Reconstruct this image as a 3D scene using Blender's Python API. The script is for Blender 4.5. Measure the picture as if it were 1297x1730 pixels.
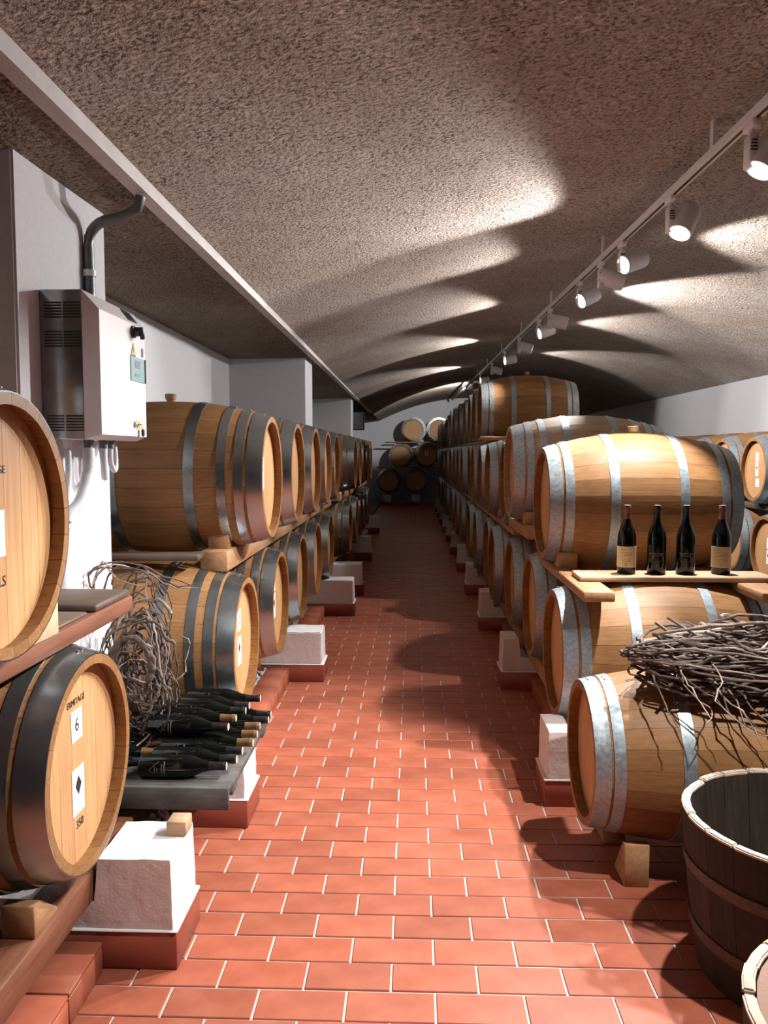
import bpy, bmesh, math, random
from mathutils import Vector, Matrix
PI = math.pi
rnd = random.Random(7)
scene = bpy.context.scene
for o in list(bpy.data.objects):
    bpy.data.objects.remove(o)
C = scene.collection

# ---------------------------------------------------------------- camera, world, exposure
cam_d = bpy.data.cameras.new('camera')
cam = bpy.data.objects.new('camera', cam_d); C.objects.link(cam)
cam.location = (0, 0, 1.6)
cam.rotation_euler = (math.radians(90 - 4.14), 0, math.radians(2.01))
cam_d.sensor_fit = 'VERTICAL'; cam_d.sensor_height = 36; cam_d.lens = 1380 / 1730 * 36
cam_d.clip_start = .05; cam_d.clip_end = 100
scene.camera = cam
world = bpy.data.worlds.new('world'); scene.world = world
world.use_nodes = True
world.node_tree.nodes['Background'].inputs[0].default_value = (.8, .85, 1, 1)
world.node_tree.nodes['Background'].inputs[1].default_value = .03
scene.view_settings.view_transform = 'Standard'
scene.view_settings.look = 'None'
scene.view_settings.gamma = 1
scene.view_settings.use_curve_mapping = False
scene.view_settings.exposure = 0.2
SPOT_W = 280           # power of one track spotlight

# ---------------------------------------------------------------- materials
class NT:
    def __init__(s, name):
        s.m = bpy.data.materials.new(name); s.m.use_nodes = True
        s.t = s.m.node_tree; s.b = s.t.nodes['Principled BSDF']
    def n(s, typ, **kw):
        x = s.t.nodes.new(typ)
        for k, v in kw.items():
            setattr(x, k, v)
        return x
    def l(s, a, b): s.t.links.new(a, b)
    def coord(s, scale=(1, 1, 1), kind='Object'):
        tc = s.n('ShaderNodeTexCoord'); mp = s.n('ShaderNodeMapping')
        mp.inputs['Scale'].default_value = scale
        s.l(tc.outputs[kind], mp.inputs['Vector']); return mp.outputs['Vector']
    def noise(s, vec, scale, detail=4, rough=.55):
        x = s.n('ShaderNodeTexNoise'); x.inputs['Scale'].default_value = scale
        x.inputs['Detail'].default_value = detail; x.inputs['Roughness'].default_value = rough
        s.l(vec, x.inputs['Vector']); return x.outputs['Fac']
    def ramp(s, fac, stops):
        r = s.n('ShaderNodeValToRGB')
        while len(r.color_ramp.elements) < len(stops): r.color_ramp.elements.new(.5)
        for e, (p, c) in zip(r.color_ramp.elements, stops):
            e.position = p; e.color = tuple(c) + ((1,) if len(c) == 3 else ())
        s.l(fac, r.inputs['Fac']); return r.outputs['Color']
    def mix(s, fac, a, b, mode='MIX'):
        x = s.n('ShaderNodeMix', data_type='RGBA', blend_type=mode)
        if isinstance(fac, (int, float)): x.inputs[0].default_value = fac
        else: s.l(fac, x.inputs[0])
        for v, i in ((a, 6), (b, 7)):
            if isinstance(v, tuple): x.inputs[i].default_value = v + ((1,) if len(v) == 3 else ())
            else: s.l(v, x.inputs[i])
        return x.outputs[2]
    def bump(s, h, strength=.3, dist=.01):
        b = s.n('ShaderNodeBump'); b.inputs['Strength'].default_value = strength
        b.inputs['Distance'].default_value = dist; s.l(h, b.inputs['Height'])
        s.l(b.outputs['Normal'], s.b.inputs['Normal'])
    def col(s, c): s.l(c, s.b.inputs['Base Color'])
    def set(s, rough=.6, metal=0, spec=.5):
        s.b.inputs['Roughness'].default_value = rough; s.b.inputs['Metallic'].default_value = metal
        s.b.inputs['Specular IOR Level'].default_value = spec
    def rand(s):
        return s.n('ShaderNodeObjectInfo').outputs['Random']

def simple(name, c, rough=.5, metal=0, var=.12, scale=30, bump=.1, spec=.5):
    t = NT(name); t.set(rough, metal, spec)
    v = t.coord(); f = t.noise(v, scale)
    t.col(t.ramp(f, [(.3, tuple(x * (1 - var) for x in c)), (.7, tuple(min(1, x * (1 + var)) for x in c))]))
    if bump: t.bump(f, bump, .004)
    return t.m

def wood(name, dark, mid, light, rough=.6, grain=(1.2, 22, 22), per=.35, blot=.25, staves=0):
    """grain runs along local X"""
    t = NT(name); t.set(rough, 0, .35)
    v = t.coord(grain); f = t.noise(v, 3.2, 6, .6)
    base = t.ramp(f, [(.25, dark), (.5, mid), (.75, light)])
    f2 = t.noise(t.coord((1, 1, 1)), 5, 3)
    base = t.mix(blot, base, t.ramp(f2, [(.35, tuple(x * .55 for x in mid)), (.65, light)]), 'MIX')
    r = t.rand()
    if staves:
        tc = t.n('ShaderNodeTexCoord'); sp = t.n('ShaderNodeSeparateXYZ'); t.l(tc.outputs['Object'], sp.inputs[0])
        at = t.n('ShaderNodeMath', operation='ARCTAN2'); t.l(sp.outputs['Y'], at.inputs[0]); t.l(sp.outputs['Z'], at.inputs[1])
        mu = t.n('ShaderNodeMath', operation='MULTIPLY'); t.l(at.outputs[0], mu.inputs[0]); mu.inputs[1].default_value = staves / (2 * PI)
        fl = t.n('ShaderNodeMath', operation='ROUND'); t.l(mu.outputs[0], fl.inputs[0])
        ad = t.n('ShaderNodeMath', operation='ADD'); t.l(fl.outputs[0], ad.inputs[0]); t.l(r, ad.inputs[1])
        wn = t.n('ShaderNodeTexWhiteNoise', noise_dimensions='1D'); t.l(ad.outputs[0], wn.inputs['W'])
        r = wn.outputs['Value']
    tint = t.ramp(r, [(0, (1 - per, 1 - per, 1 - per)), (1, (1, 1, 1))])
    t.col(t.mix(1.0, base, tint, 'MULTIPLY'))
    t.bump(f, .25, .003)
    return t.m

M = {}
M['oak'] = wood('oak_stave', (.19, .085, .030), (.30, .145, .052), (.38, .20, .080), .55, per=.22, blot=.35, staves=26)
M['oak_pale'] = wood('oak_stave_pale', (.30, .19, .12), (.42, .28, .18), (.52, .37, .26), .6, per=.2, blot=.35, staves=26)
M['oak_head'] = wood('oak_head', (.40, .20, .085), (.52, .285, .13), (.60, .35, .17), .55, grain=(30, 30, 1.3), per=.13, blot=.12)
M['oak_rim'] = wood('oak_chime', (.20, .10, .045), (.34, .19, .085), (.42, .25, .12), .6, per=.2)
M['rail'] = wood('rail_wood', (.26, .13, .06), (.40, .21, .10), (.50, .29, .15), .65, grain=(16, 1.2, 16), per=.2)
M['rail_red'] = wood('red_brown_rail_wood', (.10, .035, .018), (.17, .06, .03), (.23, .09, .05), .5, grain=(16, 1.2, 16), per=.15)
M['plank'] = wood('pale_plank_wood', (.42, .27, .16), (.55, .37, .23), (.65, .46, .31), .65, grain=(1.2, 16, 16), per=.2)
M['plank_dark'] = wood('dark_plank_wood', (.045, .028, .02), (.085, .055, .04), (.14, .095, .07), .6, grain=(1.2, 16, 16), per=.2)
M['tray_wood'] = wood('weathered_grey_wood', (.02, .018, .017), (.06, .055, .05), (.14, .135, .13), .7, grain=(2, 10, 10), per=.2, blot=.5)
M['tub_wood'] = wood('old_dark_tub_wood', (.016, .010, .008), (.036, .023, .016), (.062, .043, .031), .8, grain=(20, 20, 1.5), per=.3)
M['tub_rim'] = wood('worn_pale_rim_wood', (.40, .30, .22), (.58, .46, .37), (.70, .58, .48), .8, grain=(9, 9, 9), per=.15)
M['bung'] = wood('bung_wood', (.30, .18, .09), (.42, .27, .14), (.5, .34, .2), .6, per=.1)

def hoopmat(name, c0, c1, rough, scale, metal):
    t = NT(name); t.set(rough, metal)
    f = t.noise(t.coord((1, 1, 1)), scale, 5, .6)
    t.col(t.ramp(f, [(.3, c0), (.7, c1)]))
    rr = t.n('ShaderNodeMapRange'); t.l(f, rr.inputs[0]); rr.inputs[1].default_value = .3; rr.inputs[2].default_value = .7; rr.inputs[3].default_value = rough - .05; rr.inputs[4].default_value = rough + .07
    t.l(rr.outputs[0], t.b.inputs['Roughness'])
    t.bump(f, .08, .002)
    return t.m
M['steel'] = hoopmat('polished_steel_hoop', (.30, .345, .365), (.37, .42, .44), .27, 5, .95)
M['galv'] = hoopmat('galvanised_hoop', (.24, .29, .32), (.42, .48, .52), .48, 60, .7)
M['rivet'] = simple('rivet_steel', (.4, .42, .44), .35, .9, bump=0)
M['paper'] = simple('label_paper', (.86, .86, .88), .7, var=.03, bump=0)
M['cream'] = simple('cream_label_paper', (.72, .58, .34), .7, var=.06, bump=0)
M['cream2'] = simple('tan_label_paper', (.50, .38, .2), .7, var=.06, bump=0)
M['ink'] = simple('black_ink', (.012, .012, .013), .6, bump=0)
M['ink_grey'] = simple('grey_print', (.5, .5, .52), .7, bump=0)
M['ink_faint'] = simple('dark_grey_print', (.16, .15, .15), .5, bump=0)
M['ink_brown'] = simple('brown_script_ink', (.25, .15, .06), .6, bump=0)
M['glass'] = simple('dark_bottle_glass', (.003, .004, .0035), .1, var=0, bump=0, spec=.4)
M['capsule'] = simple('black_capsule', (.012, .012, .014), .3, bump=0)
M['capsule_gold'] = simple('bronze_capsule', (.22, .12, .05), .35, .4, bump=0)
M['capsule_red'] = simple('red_brown_capsule', (.16, .06, .04), .4, bump=0)
M['foil_top'] = simple('pale_foil', (.62, .58, .5), .3, .3, bump=0)
M['white_paint'] = simple('white_paint', (.78, .78, .80), .4, var=.02, bump=0)
M['cab_white'] = simple('cabinet_white', (.66, .63, .65), .45, var=.03, scale=6, bump=0)
M['cab_grey'] = simple('cabinet_brushed_grey', (.34, .35, .37), .3, .75, var=.25, scale=9, bump=0)
M['black'] = simple('black_plastic', (.015, .015, .016), .4, bump=0)
M['dark_metal'] = simple('dark_grey_pipe', (.16, .165, .18), .45, .5, var=.25, scale=18, bump=.1)
M['hose'] = simple('grey_white_hose', (.52, .53, .56), .5, var=.08, bump=0)
M['yellow'] = simple('warning_yellow', (.75, .42, .03), .5, bump=0)
M['screen'] = simple('control_panel_blue_grey', (.22, .34, .38), .35, var=.05, bump=0)
M['screen_dark'] = simple('display_grey', (.16, .22, .25), .3, bump=0)
M['green'] = simple('green_buttons', (.12, .38, .26), .5, bump=0)
M['beam'] = simple('painted_steel_beam', (.56, .52, .51), .5, .1, var=.1, scale=8, bump=.05)

def plaster(name, c, rough=.85, dirty=0.0, bump=.25, sc=40):
    t = NT(name); t.set(rough, 0, .2)
    v = t.coord(); f = t.noise(v, sc, 5, .6); g = t.noise(v, 2.2, 4)
    a = t.ramp(f, [(.3, tuple(x * .93 for x in c)), (.7, c)])
    if dirty: a = t.mix(t.ramp(g, [(.52, (0, 0, 0)), (.75, (dirty, dirty, dirty))]), a, tuple(x * .6 for x in c))
    t.col(a); t.bump(f, bump, .006)
    return t.m
M['wall'] = plaster('white_wall_plaster', (.66, .66, .70))
M['block'] = plaster('white_block_plaster', (.78, .77, .78), dirty=.25, bump=.5, sc=25)
M['block_pink'] = plaster('worn_pinkish_block_plaster', (.66, .58, .55), dirty=.3, bump=.6, sc=25)

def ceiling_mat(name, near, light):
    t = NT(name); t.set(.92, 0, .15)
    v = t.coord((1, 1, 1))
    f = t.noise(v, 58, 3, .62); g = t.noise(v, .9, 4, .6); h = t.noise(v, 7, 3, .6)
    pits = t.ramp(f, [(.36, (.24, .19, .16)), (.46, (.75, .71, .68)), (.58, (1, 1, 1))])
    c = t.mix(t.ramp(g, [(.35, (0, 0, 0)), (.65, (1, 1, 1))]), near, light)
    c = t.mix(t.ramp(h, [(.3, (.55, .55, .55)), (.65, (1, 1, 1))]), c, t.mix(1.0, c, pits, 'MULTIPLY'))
    # thin board-mark streaks running along the vault
    st = t.noise(t.coord((9, .55, .55)), 4, 3, .5)
    c = t.mix(t.ramp(st, [(.68, (0, 0, 0)), (.72, (.3, .3, .3))]), c, (.25, .19, .15))
    t.col(c)
    cl = t.n('ShaderNodeMapRange'); t.l(f, cl.inputs[0]); cl.inputs[1].default_value = .3; cl.inputs[2].default_value = .62
    t.bump(cl.outputs[0], .95, .03)
    return t.m
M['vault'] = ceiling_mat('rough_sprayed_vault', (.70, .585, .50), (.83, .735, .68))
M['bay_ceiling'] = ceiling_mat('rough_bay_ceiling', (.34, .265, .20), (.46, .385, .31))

def tile_mat():
    t = NT('terracotta_tile'); t.set(.42, 0, .4)
    v = t.coord((1, 1, 1), 'Object'); f = t.noise(v, 9, 4); g = t.noise(v, 120, 3)
    c = t.ramp(f, [(.3, (.31, .085, .048)), (.7, (.41, .13, .078))])
    geo = t.n('ShaderNodeNewGeometry')
    r = t.n('ShaderNodeMath', operation='ADD'); t.l(geo.outputs['Random Per Island'], r.inputs[0]); t.l(t.rand(), r.inputs[1])
    fr = t.n('ShaderNodeMath', operation='FRACT'); t.l(r.outputs[0], fr.inputs[0])
    c = t.mix(1.0, c, t.ramp(fr.outputs[0], [(0, (.78, .74, .72)), (.5, (1, .98, .95)), (1, (1.0, .9, .86))]), 'MULTIPLY')
    t.col(c); t.bump(g, .06, .002)
    return t.m
M['tile'] = tile_mat()
M['tile_dark'] = simple('red_base_tile', (.24, .055, .033), .4, var=.12, scale=8, bump=.05)
M['grout'] = plaster('pale_grout', (.52, .45, .41), bump=.4, sc=90)
M['gravel'] = simple('grey_gravel', (.16, .15, .14), .9, var=.6, scale=60, bump=.9)
M['stone'] = simple('pale_gravel_stone', (.42, .41, .40), .8, var=.4, scale=20, bump=.2)
M['vine'] = simple('vine_bark', (.105, .075, .062), .85, var=.45, scale=45, bump=.6)
M['vine_light'] = simple('bare_pale_vine', (.28, .215, .18), .8, var=.3, scale=45, bump=.4)
M['cloth'] = plaster('brown_tub_cover', (.30, .19, .15), bump=.4, sc=60)

def emit(name, c, s):
    t = NT(name); t.b.inputs['Emission Color'].default_value = c + (1,); t.b.inputs['Emission Strength'].default_value = s
    t.b.inputs['Base Color'].default_value = c + (1,)
    return t.m
M['lamp'] = emit('lamp_lens', (1, .98, .96), 25)

# ---------------------------------------------------------------- mesh helpers
def mesh(name, verts, faces, smooth=False, ang=40):
    me = bpy.data.meshes.new(name); me.from_pydata([tuple(v) for v in verts], [], faces); me.update()
    bm = bmesh.new(); bm.from_mesh(me); bmesh.ops.recalc_face_normals(bm, faces=bm.faces); bm.to_mesh(me); bm.free()
    if smooth:
        me.shade_smooth(); me.set_sharp_from_angle(angle=math.radians(ang))
    return me
class MB:
    def __init__(s): s.v = []; s.f = []
    def add(s, v, f):
        o = len(s.v); s.v += [tuple(p) for p in v]; s.f += [tuple(i + o for i in q) for q in f]; return s
    def box(s, x0, x1, y0, y1, z0, z1):
        v = [(x, y, z) for x in (x0, x1) for y in (y0, y1) for z in (z0, z1)]
        return s.add(v, [(0, 1, 3, 2), (4, 6, 7, 5), (0, 4, 5, 1), (2, 3, 7, 6), (0, 2, 6, 4), (1, 5, 7, 3)])
    def prism(s, pts, axis, a, b):
        """polygon pts (p,q) swept along axis from a to b"""
        n = len(pts)
        def mk(p, q, t): return {'x': (t, p, q), 'y': (p, t, q), 'z': (p, q, t)}[axis]
        v = [mk(p, q, a) for p, q in pts] + [mk(p, q, b) for p, q in pts]
        f = [tuple(range(n)), tuple(range(2 * n - 1, n - 1, -1))] + [(i, (i + 1) % n, n + (i + 1) % n, n + i) for i in range(n)]
        return s.add(v, f)
    def lathe(s, prof, n=32, axis='z', closed=False, caps=True):
        """prof: (radius, t) list"""
        m = len(prof); v = []
        for r, t in prof:
            for i in range(n):
                a = 2 * PI * i / n; c, d = r * math.cos(a), r * math.sin(a)
                v.append({'x': (t, c, d), 'y': (c, t, d), 'z': (c, d, t)}[axis])
        f = []
        for j in range(m if closed else m - 1):
            k = (j + 1) % m
            for i in range(n):
                f.append((j * n + i, j * n + (i + 1) % n, k * n + (i + 1) % n, k * n + i))
        if caps and not closed:
            f.append(tuple(range(n))); f.append(tuple(range((m - 1) * n, m * n)))
        return s.add(v, f)
    def tube(s, pts, rad, n=6):
        pts = [Vector(p) for p in pts]; m = len(pts); v = []
        up = Vector((.13, .21, 1)).normalized()
        for i, p in enumerate(pts):
            d = (pts[min(i + 1, m - 1)] - pts[max(i - 1, 0)]).normalized()
            a = d.cross(up)
            if a.length < 1e-3: a = d.cross(Vector((1, 0, 0)))
            a.normalize(); b = d.cross(a)
            r = rad[i] if isinstance(rad, (list, tuple)) else rad
            for k in range(n):
                t = 2 * PI * k / n; v.append(p + a * r * math.cos(t) + b * r * math.sin(t))
        f = [(i * n + k, i * n + (k + 1) % n, (i + 1) * n + (k + 1) % n, (i + 1) * n + k) for i in range(m - 1) for k in range(n)]
        f += [tuple(range(n)), tuple(range((m - 1) * n, m * n))]
        return s.add(v, f)
    def mesh(s, name, smooth=False, ang=40): return mesh(name, s.v, s.f, smooth, ang)

def bevelled(me, w=.01, seg=2, noise=0, sub=0):
    bm = bmesh.new(); bm.from_mesh(me)
    bmesh.ops.bevel(bm, geom=list(bm.edges), offset=w, segments=seg, affect='EDGES', clamp_overlap=True)
    if sub: bmesh.ops.subdivide_edges(bm, edges=list(bm.edges), cuts=sub, use_grid_fill=True)
    if noise:
        from mathutils import noise as N
        for v in bm.verts:
            v.co += Vector(N.noise_vector(v.co * 14)) * noise
    bm.to_mesh(me); bm.free(); me.shade_smooth(); me.set_sharp_from_angle(angle=math.radians(50))
    return me
def add(name, me, mat, parent=None, loc=(0, 0, 0), rot=(0, 0, 0)):
    if mat is not None and len(me.materials) == 0: me.materials.append(M[mat])
    o = bpy.data.objects.new(name, me); C.objects.link(o)
    o.location = loc; o.rotation_euler = rot
    if parent: o.parent = parent
    return o
def tag(o, label, cat, group=None):
    o['label'] = label; o['category'] = cat
    if group: o['group'] = group
    return o
def empty(name, loc=(0, 0, 0), rz=0):
    o = bpy.data.objects.new(name, None); C.objects.link(o); o.location = loc; o.rotation_euler = (0, 0, rz)
    o.empty_display_size = .1
    return o
def struct(name, me, mat, parent=None, loc=(0, 0, 0)):
    o = add(name, me, mat, parent, loc)
    if parent is None: o['kind'] = 'structure'
    return o
def text_mesh(body, size, align='CENTER', ext=.0004):
    cu = bpy.data.curves.new('lettering', 'FONT'); cu.body = body; cu.size = size; cu.align_x = align; cu.align_y = 'CENTER'
    cu.extrude = ext
    o = bpy.data.objects.new('lettering', cu); C.objects.link(o)
    bpy.context.view_layer.update()
    me = bpy.data.meshes.new_from_object(o.evaluated_get(bpy.context.evaluated_depsgraph_get()))
    bpy.data.objects.remove(o)
    return me
ORD = ['first', 'second', 'third', 'fourth', 'fifth', 'sixth', 'seventh', 'eighth', 'ninth', 'tenth', 'eleventh', 'twelfth', 'thirteenth', 'fourteenth', 'fifteenth', 'sixteenth', 'seventeenth', 'eighteenth', 'nineteenth', 'twentieth']
cache = {}

# ---------------------------------------------------------------- the room shell
Y0, Y1 = -7.0, 26.2
XL, XR = -2.0, 4.55
def vault_z(x, y):
    zc = 3.04 + .0125 * (y - 3)
    zl = 2.69 - .003 * (y - 3)
    xc = 1.75
    b = (zc - zl) / (xc + 1.06) ** 2 if x < xc else (zc - 2.60) / (XR - xc) ** 2
    return zc - b * (x - xc) ** 2
def build_vault():
    nx, ny = 60, 60; v = []; f = []
    for j in range(ny + 1):
        y = Y0 + (Y1 - Y0) * j / ny
        for i in range(nx + 1):
            x = -1.06 + (XR + .02 + 1.06) * i / nx
            v.append((x, y, vault_z(x, y)))
    for j in range(ny):
        for i in range(nx):
            a = j * (nx + 1) + i; f.append((a, a + 1, a + nx + 2, a + nx + 1))
    n = len(v); W = nx + 1
    v += [(p[0], p[1], p[2] + .25) for p in v]
    f += [tuple(n + k for k in reversed(q)) for q in f]
    for j in range(ny):
        for i in (0, nx):
            a = j * W + i; f.append((a, a + W, n + a + W, n + a))
    for j in (0, ny):
        for i in range(nx):
            a = j * W + i; f.append((a, a + 1, n + a + 1, n + a))
    return mesh('vault', v, f, True, 60)
struct('ceiling', build_vault(), 'vault')
# side bay ceiling, gently curved
v = []; f = []
BY = [Y0, 2.6, 3.0, 3.5, 4.0, 4.6, 5.5, Y1]; BZ = [2.545, 2.548, 2.56, 2.585, 2.605, 2.615, 2.62, 2.62]
for j in range(8):
    for i in range(13):
        t = i / 12; x = XL - .12 + (-1.10 - XL + .12) * t
        v.append((x, BY[j], BZ[j] + (2.632 - BZ[j]) * t ** 3))
for j in range(7):
    for i in range(12): f.append((13 * j + i, 13 * j + i + 1, 13 * j + i + 14, 13 * j + i + 13))
N_ = len(v)
me = mesh('bay_ceiling', v + [(p[0], p[1], 2.85) for p in v], f + [tuple(N_ + k for k in q) for q in f] +
          [(13 * j + i, 13 * j + i + 13, N_ + 13 * j + i + 13, N_ + 13 * j + i) for j in range(7) for i in (0, 12)], True)
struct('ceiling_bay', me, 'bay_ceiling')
struct('wall_left', MB().box(XL - .2, XL, Y0, Y1, 0, 2.70).mesh('w'), 'wall')
struct('wall_right', MB().box(XR, XR + .2, Y0, Y1, 0, 2.66).mesh('w'), 'wall')
struct('wall_back', MB().box(XL - .2, XR + .2, Y1 - .02, Y1 + .2, 0, 3.7).mesh('w'), 'wall')
struct('wall_front', MB().box(XL - .2, XR + .2, Y0 - .2, Y0 + .02, 0, 3.7).mesh('w'), 'wall')
# steel beam carrying the vault on the left
bm_ = MB().box(-1.10, -1.062, Y0, 21.0, 2.635, 2.70).mesh('b')
o = struct('trim_1', bm_, 'beam')
add('flange', MB().box(-1.11, -1.05, Y0, 21.0, 2.622, 2.636).mesh('b'), 'beam', o)
# pillars of the left bay
def pillar(name, x, y0, y1):
    me = bevelled(MB().box(XL - .05, x, y0, y1, 0, 2.66).mesh('p'), .008, 2)
    return struct(name, me, 'wall')
pillar('wall_pillar_1', -1.31, 2.70, 3.50)
pillar('wall_pillar_2', -1.17, 8.92, 9.55)
pillar('wall_pillar_3', -1.17, 15.5, 16.1)

# floor: grout bed with separate terracotta tiles
floor = struct('floor', MB().box(XL - .2, XR + .2, Y0, Y1, -.12, -.005).mesh('f'), 'grout')
TW, TD, J = .262, .134, .0078
tile_me = MB().box(-TW / 2 + J / 2, TW / 2 - J / 2, -TD / 2 + J / 2, TD / 2 - J / 2, -.012, 0).mesh('tile')
bm = bmesh.new(); bm.from_mesh(tile_me)
bmesh.ops.bevel(bm, geom=[e for e in bm.edges if all(v.co.z > -.001 for v in e.verts)], offset=.002, segments=1, affect='EDGES')
bm.to_mesh(tile_me); bm.free(); tile_me.materials.append(M['tile'])
tiles = []
row = 0; y = -2.5
while y < Y1 - .15:
    off = (row % 2) * TW / 2 + .07
    i0 = -6
    for i in range(i0 - 1, 24):
        x = i * TW + off
        lim = 4.3 if y < 3.4 else .9
        if x - TW / 2 < -1.25 or x + TW / 2 > lim + .1: continue
        tiles.append((x, y + TD / 2))
    row += 1; y += TD
def vis(t):
    x, y = t
    if y < 2.15: return 1e6 + abs(y)
    u = 697 + x / y * 1380
    if u < 0 or u > 1297: return 1e5 + y
    if x > .62 and y > 2.0: return 1e3 + y
    return y
tiles.sort(key=vis)
for x, y in tiles[:300]:
    add('tile', tile_me, None, floor, (x, y, rnd.uniform(-.001, .0005)), (0, 0, rnd.uniform(-.004, .004)))
mb = MB()
for x, y in tiles[300:]:
    mb.box(x - TW / 2 + J / 2, x + TW / 2 - J / 2, y - TD / 2 + J / 2, y + TD / 2 - J / 2, -.012, rnd.uniform(-.001, .0005))
o = add('far_tile', mb.mesh('tiles'), 'tile', floor); o['kind'] = 'stuff'

# raised kerbs with tile cladding and gravel beds behind them
def kerb(name, x, sgn, y0, y1, h=.10, w=.15):
    """face at x, body towards sgn"""
    k = struct(name, MB().box(min(x + sgn * .012, x + sgn * w), max(x + sgn * .012, x + sgn * w), y0, y1, -.004, h - .012).mesh('k'), 'grout')
    n = max(1, round((y1 - y0) / .25)); s = (y1 - y0) / n
    key = ('kt', round(s, 4), w)
    if key not in cache:
        a = bevelled(MB().box(0, w, .004, s - .004, 0, .014).mesh('kerb_top'), .002, 1); a.materials.append(M['tile'])
        b = bevelled(MB().box(0, .014, .004, s - .004, 0, h - .018).mesh('kerb_face'), .002, 1); b.materials.append(M['tile'])
        cache[key] = (a, b)
    a, b = cache[key]
    for i in range(n):
        yy = y0 + i * s
        if yy > 12: break
        x0 = x if sgn > 0 else x - w
        add('top_tile', a, None, k, (x0, yy, h - .012))
        add('face_tile', b, None, k, (x if sgn > 0 else x - .014, yy, .003))
    return k
kerb('trim_2', -.95, -1, -.6, 2.38); kerb('trim_3', -.86, -1, 3.72, 5.6); kerb('trim_4', -.86, -1, 5.87, 7.93)
kerb('trim_5', -.86, -1, 8.2, 9.08); kerb('trim_6', -.86, -1, 9.35, 12.1); kerb('trim_7', -.86, -1, 12.37, 16.1)
RB = [3.62 + 1.84 * i for i in range(11)]
for i, yb in enumerate(RB[:-1]):
    kerb('trim_%d' % (8 + i), .80, 1, yb + .27, RB[i + 1])
struct('gravel_bed_left', MB().box(XL + .001, -1.0, Y0 + .03, Y1 - .03, -.003, .075).mesh('g'), 'gravel')
struct('gravel_bed_right', MB().box(.95, XR - .001, 3.5, Y1 - .03, -.003, .06).mesh('g'), 'gravel')
mb = MB(); ico = bmesh.new(); bmesh.ops.create_icosphere(ico, subdivisions=1, radius=1)
iv = [v.co.copy() for v in ico.verts]; iff = [tuple(v.index for v in q.verts) for q in ico.faces]; ico.free()
for i in range(1500):
    y = 1.2 + 11 * rnd.random() ** 1.4
    x = (-1.105 if y < 2.6 else -1.015) - abs(rnd.gauss(0, .03)); r = rnd.uniform(.006, .016)
    R = Matrix.Rotation(rnd.random() * 6, 3, Vector((rnd.random(), rnd.random(), 1)))
    mb.add([R @ Vector((p.x * r * 1.3, p.y * r, p.z * r * .8)) + Vector((x, y, .078 + r * .4)) for p in iv], iff)
o = tag(add('gravel', mb.mesh('gravel', True, 30), 'stone'), 'pale loose gravel strip behind the left tile kerb', 'gravel'); o['kind'] = 'stuff'

# ---------------------------------------------------------------- track lighting
def trk(y): return Vector((1.30 - .0066 * (y - 3.3), y, 2.87 + .0135 * (y - 3.3)))
tr = empty('light_track', trk(Y0 + .3)); tag(tr, 'long white lighting track running along the crown of the vault', 'lighting track')
a, b = trk(Y0 + .3), trk(24.5); d = b - a
def swept(x0, x1, z0, z1):
    m = MB(); pts = [(x0, z0), (x1, z0), (x1, z1), (x0, z1)]
    v = [(p, 0, q) for p, q in pts] + [(p + d.x, d.y, q + d.z) for p, q in pts]
    m.add(v, [(0, 1, 2, 3), (7, 6, 5, 4)] + [(i, (i + 1) % 4, 4 + (i + 1) % 4, 4 + i) for i in range(4)])
    return m.mesh('track')
add('track_body', swept(-.02, .02, 0, .034), 'white_paint', tr)
add('conductor_slot', swept(-.007, .007, -.0015, .001), 'black', tr)
for k in range(14):
    yy = k * 2.0 + .4
    if yy < d.y:
        p = trk(a.y + yy) - a
        hgt = vault_z(trk(a.y + yy).x, a.y + yy) - trk(a.y + yy).z
        add('hanger', MB().box(-.006, .006, -.02, .02, .034, hgt + .02).mesh('h'), 'white_paint', tr, p)

def spot_meshes():
    m = {}
    m['adapter'] = bevelled(MB().box(-.017, .017, -.05, .05, -.03, .002).mesh('adapter'), .003, 1)
    m['stem'] = MB().lathe([(.011, -.055), (.011, -.028)], 12).mesh('stem', True)
    m['gear_box'] = bevelled(MB().box(-.018, .018, -.03, .03, -.175, -.05).mesh('gear'), .004, 1)
    sl = MB()
    for k in range(4): sl.box(-.012, .012, -.0312, -.029, -.115 + k * .012, -.109 + k * .012)
    m['slot'] = sl.mesh('slots')
    # head: axis along local -Z (beam leaves at -Z)
    m['housing'] = MB().lathe([(.0, .085), (.040, .085), (.052, .076), (.058, .06), (.058, -.085), (.052, -.085), (.050, -.02), (.0, -.02)], 32, caps=False).mesh('housing', True, 35)
    fin = MB()
    for k in range(16):
        an = 2 * PI * k / 16; c, s_ = math.cos(an), math.sin(an)
        fin.tube([(c * .055, s_ * .055, .058), (c * .045, s_ * .045, .088)], .004, 4)
    m['heat_sink'] = fin.mesh('fins')
    m['lens'] = MB().lathe([(.0505, -.076), (.0505, -.079)], 28).mesh('lens', True)
    m['pivot'] = MB().lathe([(.012, -.085), (.012, -.015)], 12, 'x').mesh('pivot', True)
    for k, v in m.items():
        v.materials.append(M['black' if k == 'slot' else 'lamp' if k == 'lens' else 'white_paint'])
    return m
SM = spot_meshes()
spot_no = 0
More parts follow.
